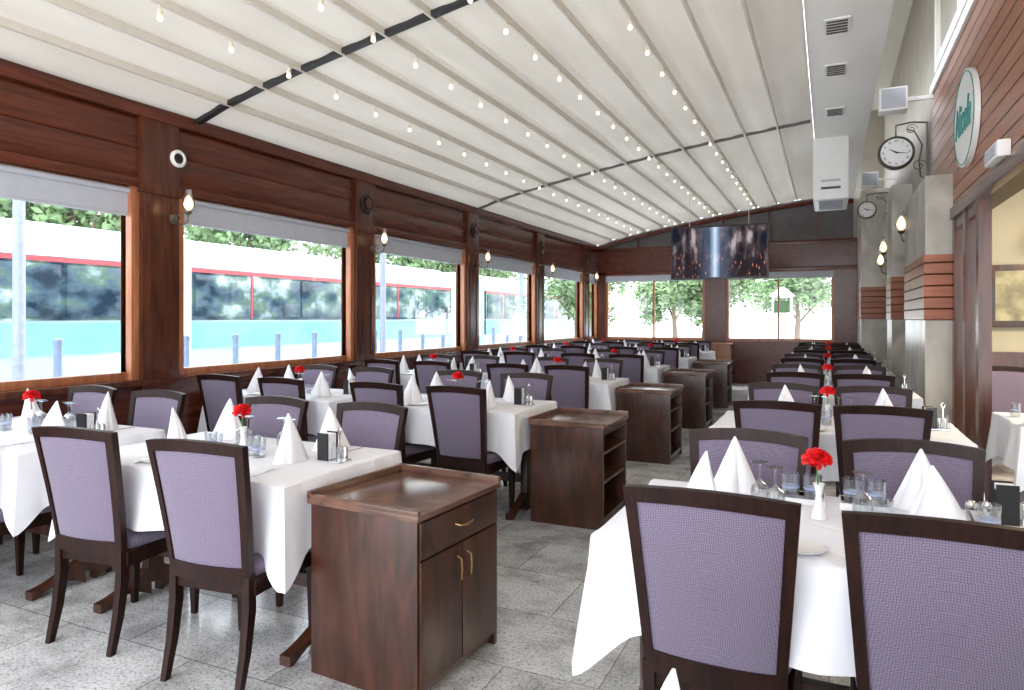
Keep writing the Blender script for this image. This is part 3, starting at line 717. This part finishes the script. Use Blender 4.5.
# ------------------------------------------------------------ furniture
YC=[2.37+2.25*k for k in range(6)]
NL='white cloth napkin folded into a standing cone'
def item(t,x,y,z,lab,cat,grp,rot=0): inst(t,(x,y,z),rot,lab,cat,grp)
def set_table(cx,yc,ri,ci,half=.33):
    inst(TABS[(ri+ci)%3],(cx,yc,0),0,'rectangular dining table with white tablecloth and trestle legs','table','dining tables')
    zt=.766
    hero=(ri==0 and ci==2)
    if hero:
        for x,y in ((-.32,2.69),(-.40,2.41),(.29,2.70),(.31,2.46)):
            item(random.choice(NAPS),x,y,zt,NL,'napkin','folded napkins',random.uniform(0,6))
        for dx,dy in ((-.11,.27),(.09,.27)):
            item(DISH,cx+dx,yc+dy,zt,'white ceramic tray holding two glasses','tray','serving trays')
            for gx in (-.036,.036): item(TUMB,cx+dx+gx,yc+dy+.005,zt+.0065,'clear drinking glass with blue band on a tray','glass','table glasses',random.uniform(0,6))
        for x,y in ((-.22,2.53),(-.165,2.46),(.10,2.50)): item(UPG,x,y,zt,'upturned stemmed glass on the tablecloth','glass','table glasses')
        for x,y in ((.15,2.40),(.44,2.48)): item(TUMB,x,y,zt,'clear drinking glass with blue band','glass','table glasses')
        for x,y in ((.41,2.58),(.455,2.59)): item(SHK,x,y,zt,'small glass shaker with chrome cap','shaker','salt and pepper shakers')
        item(PLATE,.47,2.33,zt,'small white side plate','plate','side plates')
    else:
        for sx in (-1,1):
            for sy in (1,-1):
                yo=.27 if sy>0 else (-.04 if ri==0 else -.12)
                item(random.choice(NAPS),cx+sx*(half+.02)+random.uniform(-.015,.02),yc+yo+random.uniform(-.015,.015),zt,NL,'napkin','folded napkins',random.uniform(0,6))
            if ri<3:
                a=cx+sx*(half-.19)
                item(UPG,a-.035,yc+.20,zt,'upturned stemmed glass on the tablecloth','glass','table glasses')
                item(UPG,a+.035,yc+.17,zt,'upturned stemmed glass on the tablecloth','glass','table glasses')
                item(TUMB,a-.03,yc-.0,zt,'clear drinking glass with blue band','glass','table glasses')
                item(TUMB,a+.035,yc-.03,zt,'clear drinking glass with blue band','glass','table glasses')
            else:
                item(TUMB,cx+sx*(half-.17),yc+.14,zt,'clear drinking glass with blue band','glass','table glasses')
                item(WINE,cx+sx*(half-.17),yc-.04,zt,'stemmed glass on the tablecloth','glass','table glasses')
    item(VASE,cx-.03 if not hero else cx-.05,yc+(.07 if not hero else .06),zt,'white bud vase holding one red carnation','vase','carnation vases',random.uniform(0,6))
    item(CADDY,cx+(.52 if hero else .55),yc+(.25 if hero else .05),zt,'chrome condiment caddy with black napkin holder','condiment caddy','condiment caddies',random.uniform(-.3,.3))
    if ri<3:
        for sx in (-1,1):
            item(PLATE,cx+sx*(half-.16),yc-.29,zt,'small white side plate','plate','side plates')
            item(KNIFE,cx+sx*half+.10,yc-.26,zt,'polished steel table knife on the cloth','knife','table knives',.06)
            item(FORK,cx+sx*half+.14,yc+.26,zt,'polished steel table fork on the cloth','fork','table forks',pi-.05)
def chairs(cx,yc,half,ci,ri):
    for sx in (-1,1):
        for sy in (-1,1):
            x=cx+sx*half+random.uniform(-.012,.012); y=yc+sy*.31+random.uniform(-.008,.015); r=(0 if sy<0 else pi)+random.uniform(-.05,.05)
            if ci==2 and sy<0:
                y=yc-.27
                if ri==0: x=-.29 if sx<0 else .265; y=yc-.20 if sx<0 else yc-.235; r=-.02
            if ci==2 and sy>0: x+=-.04 if sx<0 else .02; y=yc+.275
            if ci==0 and ri==0 and sy<0: r=.10; x+=.06 if sx>0 else -.02; y=yc-.30
            inst(CHAIR,(x,y,0),r,'dark wood dining chair with mauve woven upholstery','chair','dining chairs')
for i,y in enumerate(YC):
    o=-.028*i
    ya=y+(.05 if i==0 else 0)
    set_table(-2.60+o,ya,i,0); chairs(-2.60+o,ya,.33,0,i)
    set_table(-4.235,y,i,1); chairs(-4.20,y,.33,1,i)
    set_table(.02,y,i,2,half=.26); chairs(.0,y,.26,2,i)
    if i<5:
        inst(CABD if i==0 else CABS,(-1.60+o,y+.03,0),math.radians(-4 if i==0 else 0),'dark walnut service cabinet with drawer and two brass-handled doors' if i==0 else 'dark walnut service cabinet with open shelves','cabinet','service cabinets')
inst(TABLE(1.0,.72,9),(-.05,.66,0),0,'dining table with white tablecloth beside the aisle','table','dining tables')
inst(NAPS[0],(-.19,.87,.766),0,NL,'napkin','folded napkins')
inst(TABLE(.9,.74,5),(1.50,5.36,0),0,'small table with white cloth inside the doorway','table','dining tables')
inst(NAPS[1],(1.25,5.35,.766),0,NL,'napkin','folded napkins')
inst(CADDY,(1.16,5.12,.766),0,'chrome condiment caddy with black napkin holder','condiment caddy','condiment caddies')
inst(TUMB,(1.12,5.5,.766),0,'clear drinking glass with blue band','glass','table glasses')
inst(CHAIR,(1.50,7.55,0),pi,'dark wood dining chair with mauve woven upholstery','chair','dining chairs')

# ------------------------------------------------------------ outside
def tram(y0,n):
    t=obj('tram',None,(-12.0,y0,0),0,None,'modern pale and turquoise tram with dark windows and red trim','tram')
    for k in range(n):
        a=k*5.2
        def body(bm):
            pts=[(-1.2,.35),(1.2,.35),(1.25,.9),(1.25,2.5),(1.1,2.8),(.8,2.92),(-.8,2.92),(-1.1,2.8),(-1.25,2.5),(-1.25,.9)]
            A=[bm.verts.new((x,a+.4,z)) for x,z in pts]; B=[bm.verts.new((x,a+4.8,z)) for x,z in pts]
            for i in range(len(pts)): bm.faces.new((A[i],A[(i+1)%10],B[(i+1)%10],B[i]))
            bm.faces.new(A[::-1]); bm.faces.new(B)
        b=obj('car_body',mesh('car_body','tramwhite',body,False),parent=t)
        obj('lower_panel',bx('lp','teal',(1.2,1.27,a+.4,a+4.8,.85,1.34)),parent=b)
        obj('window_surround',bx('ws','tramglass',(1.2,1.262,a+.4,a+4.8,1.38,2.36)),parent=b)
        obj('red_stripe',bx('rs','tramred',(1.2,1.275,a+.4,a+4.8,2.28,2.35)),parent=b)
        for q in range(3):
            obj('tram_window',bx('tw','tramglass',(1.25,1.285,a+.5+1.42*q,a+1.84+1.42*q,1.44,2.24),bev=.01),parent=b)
        obj('red_grab_pole',bx('gp','tramred',(1.25,1.29,a+1.86,a+1.90,1.42,2.28)),parent=b)
        obj('bellows',bx('bel','tramcol',(-1.15,1.30,a+4.8,a+5.6,.4,2.86)),parent=t)
tram(-7.1,5)
tram(20.5,2)
obj('tram_platform',bx('plat','street',(-10.4,-9.2,-20,34,-.03,.28),bev=.02),label='pale raised tram stop platform',category='platform')
BOL=('bollard',mesh('bollard',plain('bollard_blue',(.16,.21,.30),.4),lambda bm: lathe(bm,[(.06,0),(.05,.05),(.045,1.1),(.055,1.12),(.05,1.18),(.01,1.2)],12)),[])
for k in range(20): inst(BOL,(-8.4,1.5+.9*k,-.02),0,'slim blue-grey bollard on the pavement','bollard','street bollards')
POLE=('street_pole',mesh('sp',plain('grey_steel_pole',(.25,.28,.33),.4),lambda bm: lathe(bm,[(.09,0),(.07,.3),(.06,5),(.05,5.2)],12)),[])
for y in (5,12.5,20,27): inst(POLE,(-9.0,y,-.02),0,'tall slim street pole','pole','street poles')
def f_lan(bm):
    tube(bm,[(0,0,0),(0,0,1.5)],.03,8)
LAN=('garden_lantern',mesh('lantern_post','plastic',f_lan),[('lantern_box',mesh('lantern_box','plastic',lambda bm:[box(bm,-.22,.22,-.22,.22,1.5,1.54),box(bm,-.22,.22,-.22,.22,1.92,1.96)]+[box(bm,a-.02,a+.02,b-.02,b+.02,1.54,1.92) for a in (-.2,.2) for b in (-.2,.2)]),(0,0,0)),('lantern_roof',mesh('lantern_roof','plastic',lambda bm: loft(bm,[((0,0,1.96),.28,.28),((0,0,2.16),.05,.05)])),(0,0,0)),('lantern_pane',bx('lp_','stem',(-.17,.17,-.17,.17,1.56,1.84)),(0,0,0),[],'green tinted lantern glass')])
inst(LAN,(-1.0,17.2,-.02),0,'white garden lantern on a slim post outside','lantern')
def mk_crown(seed):
    rnd=random.Random(seed)
    def f(bm):
        cs=[(Vector((rnd.uniform(-1.2,1.2),rnd.uniform(-1.2,1.2),rnd.uniform(2.4,4.8))),rnd.uniform(.7,1.2)) for _ in range(10)]
        for k in range(5200):
            c,r=rnd.choice(cs); d=Vector((rnd.gauss(0,1),rnd.gauss(0,1),rnd.gauss(0,1))).normalized()
            p=c+d*r*rnd.uniform(.5,1.05); u=Vector((rnd.gauss(0,1),rnd.gauss(0,1),rnd.gauss(0,1))).normalized(); v=u.cross(d).normalized()
            s=.12
            bm.faces.new([bm.verts.new(q) for q in (p-u*s,p+v*s*.5,p+u*s,p-v*s*.5)])
    return mesh('crown','leaf',f,False)
def f_tr(bm):
    tube(bm,[(0,0,0),(.05,0,1.2),(0,.05,2.6),(.1,0,3.6)],[.16,.13,.10,.05],10)
    tube(bm,[(0,.05,2.2),(.5,.3,3.0),(.8,.5,3.6)],[.07,.05,.02],8); tube(bm,[(0,.05,2.0),(-.5,-.3,2.9),(-.9,-.4,3.4)],[.07,.05,.02],8)
mt=mesh('trunk','trunk',f_tr); CR=[mk_crown(i) for i in range(3)]
tp=[(-17.5,y) for y in (-1,5,11,17,23,29,35)]+[(-7.6,21.5),(-3.2,20),(1.2,20.5),(5.6,21.5),(-5.4,26.5),(-1.0,26.5),(3.4,27)]
for i,(x,y) in enumerate(tp):
    inst(('tree',mt,[('crown',CR[i%3],(0,0,0),[],'green leafy crown')]),(x,y,-.02),i*1.3,'leafy green street tree','tree','street trees',scale=(1.2,)*3 if x<-10 else (.85,.85,.62))

# ------------------------------------------------------------ world, sun, camera
w=D.worlds.new('World'); S.world=w; w.use_nodes=True; nt=w.node_tree
bg=nt.nodes['Background']
tcn=N(nt,'ShaderNodeTexCoord'); sx=N(nt,'ShaderNodeSeparateXYZ'); nt.links.new(tcn.outputs['Generated'],sx.inputs[0])
nt.links.new(ramp(nt,sx.outputs[2],[(0,(.95,.97,1)),(.5,(.86,.91,1))]),bg.inputs[0]); bg.inputs[1].default_value=3.2
sl=D.lights.new('sun','SUN'); sl.energy=3; sl.angle=.1; so=D.objects.new('sun',sl); so.rotation_euler=(math.radians(35),0,math.radians(160)); COL.objects.link(so)
so['label']='soft daylight sun'; so['category']='sun'
cam=D.cameras.new('camera'); co=D.objects.new('camera',cam); COL.objects.link(co); S.camera=co
co.location=(0,0,1.42); co.rotation_euler=(pi/2,0,math.radians(25)); cam.sensor_width=36; cam.lens=680/1024*36; cam.shift_y=-27/1024; cam.clip_end=200
S.view_settings.view_transform='Standard'; S.view_settings.exposure=0.82
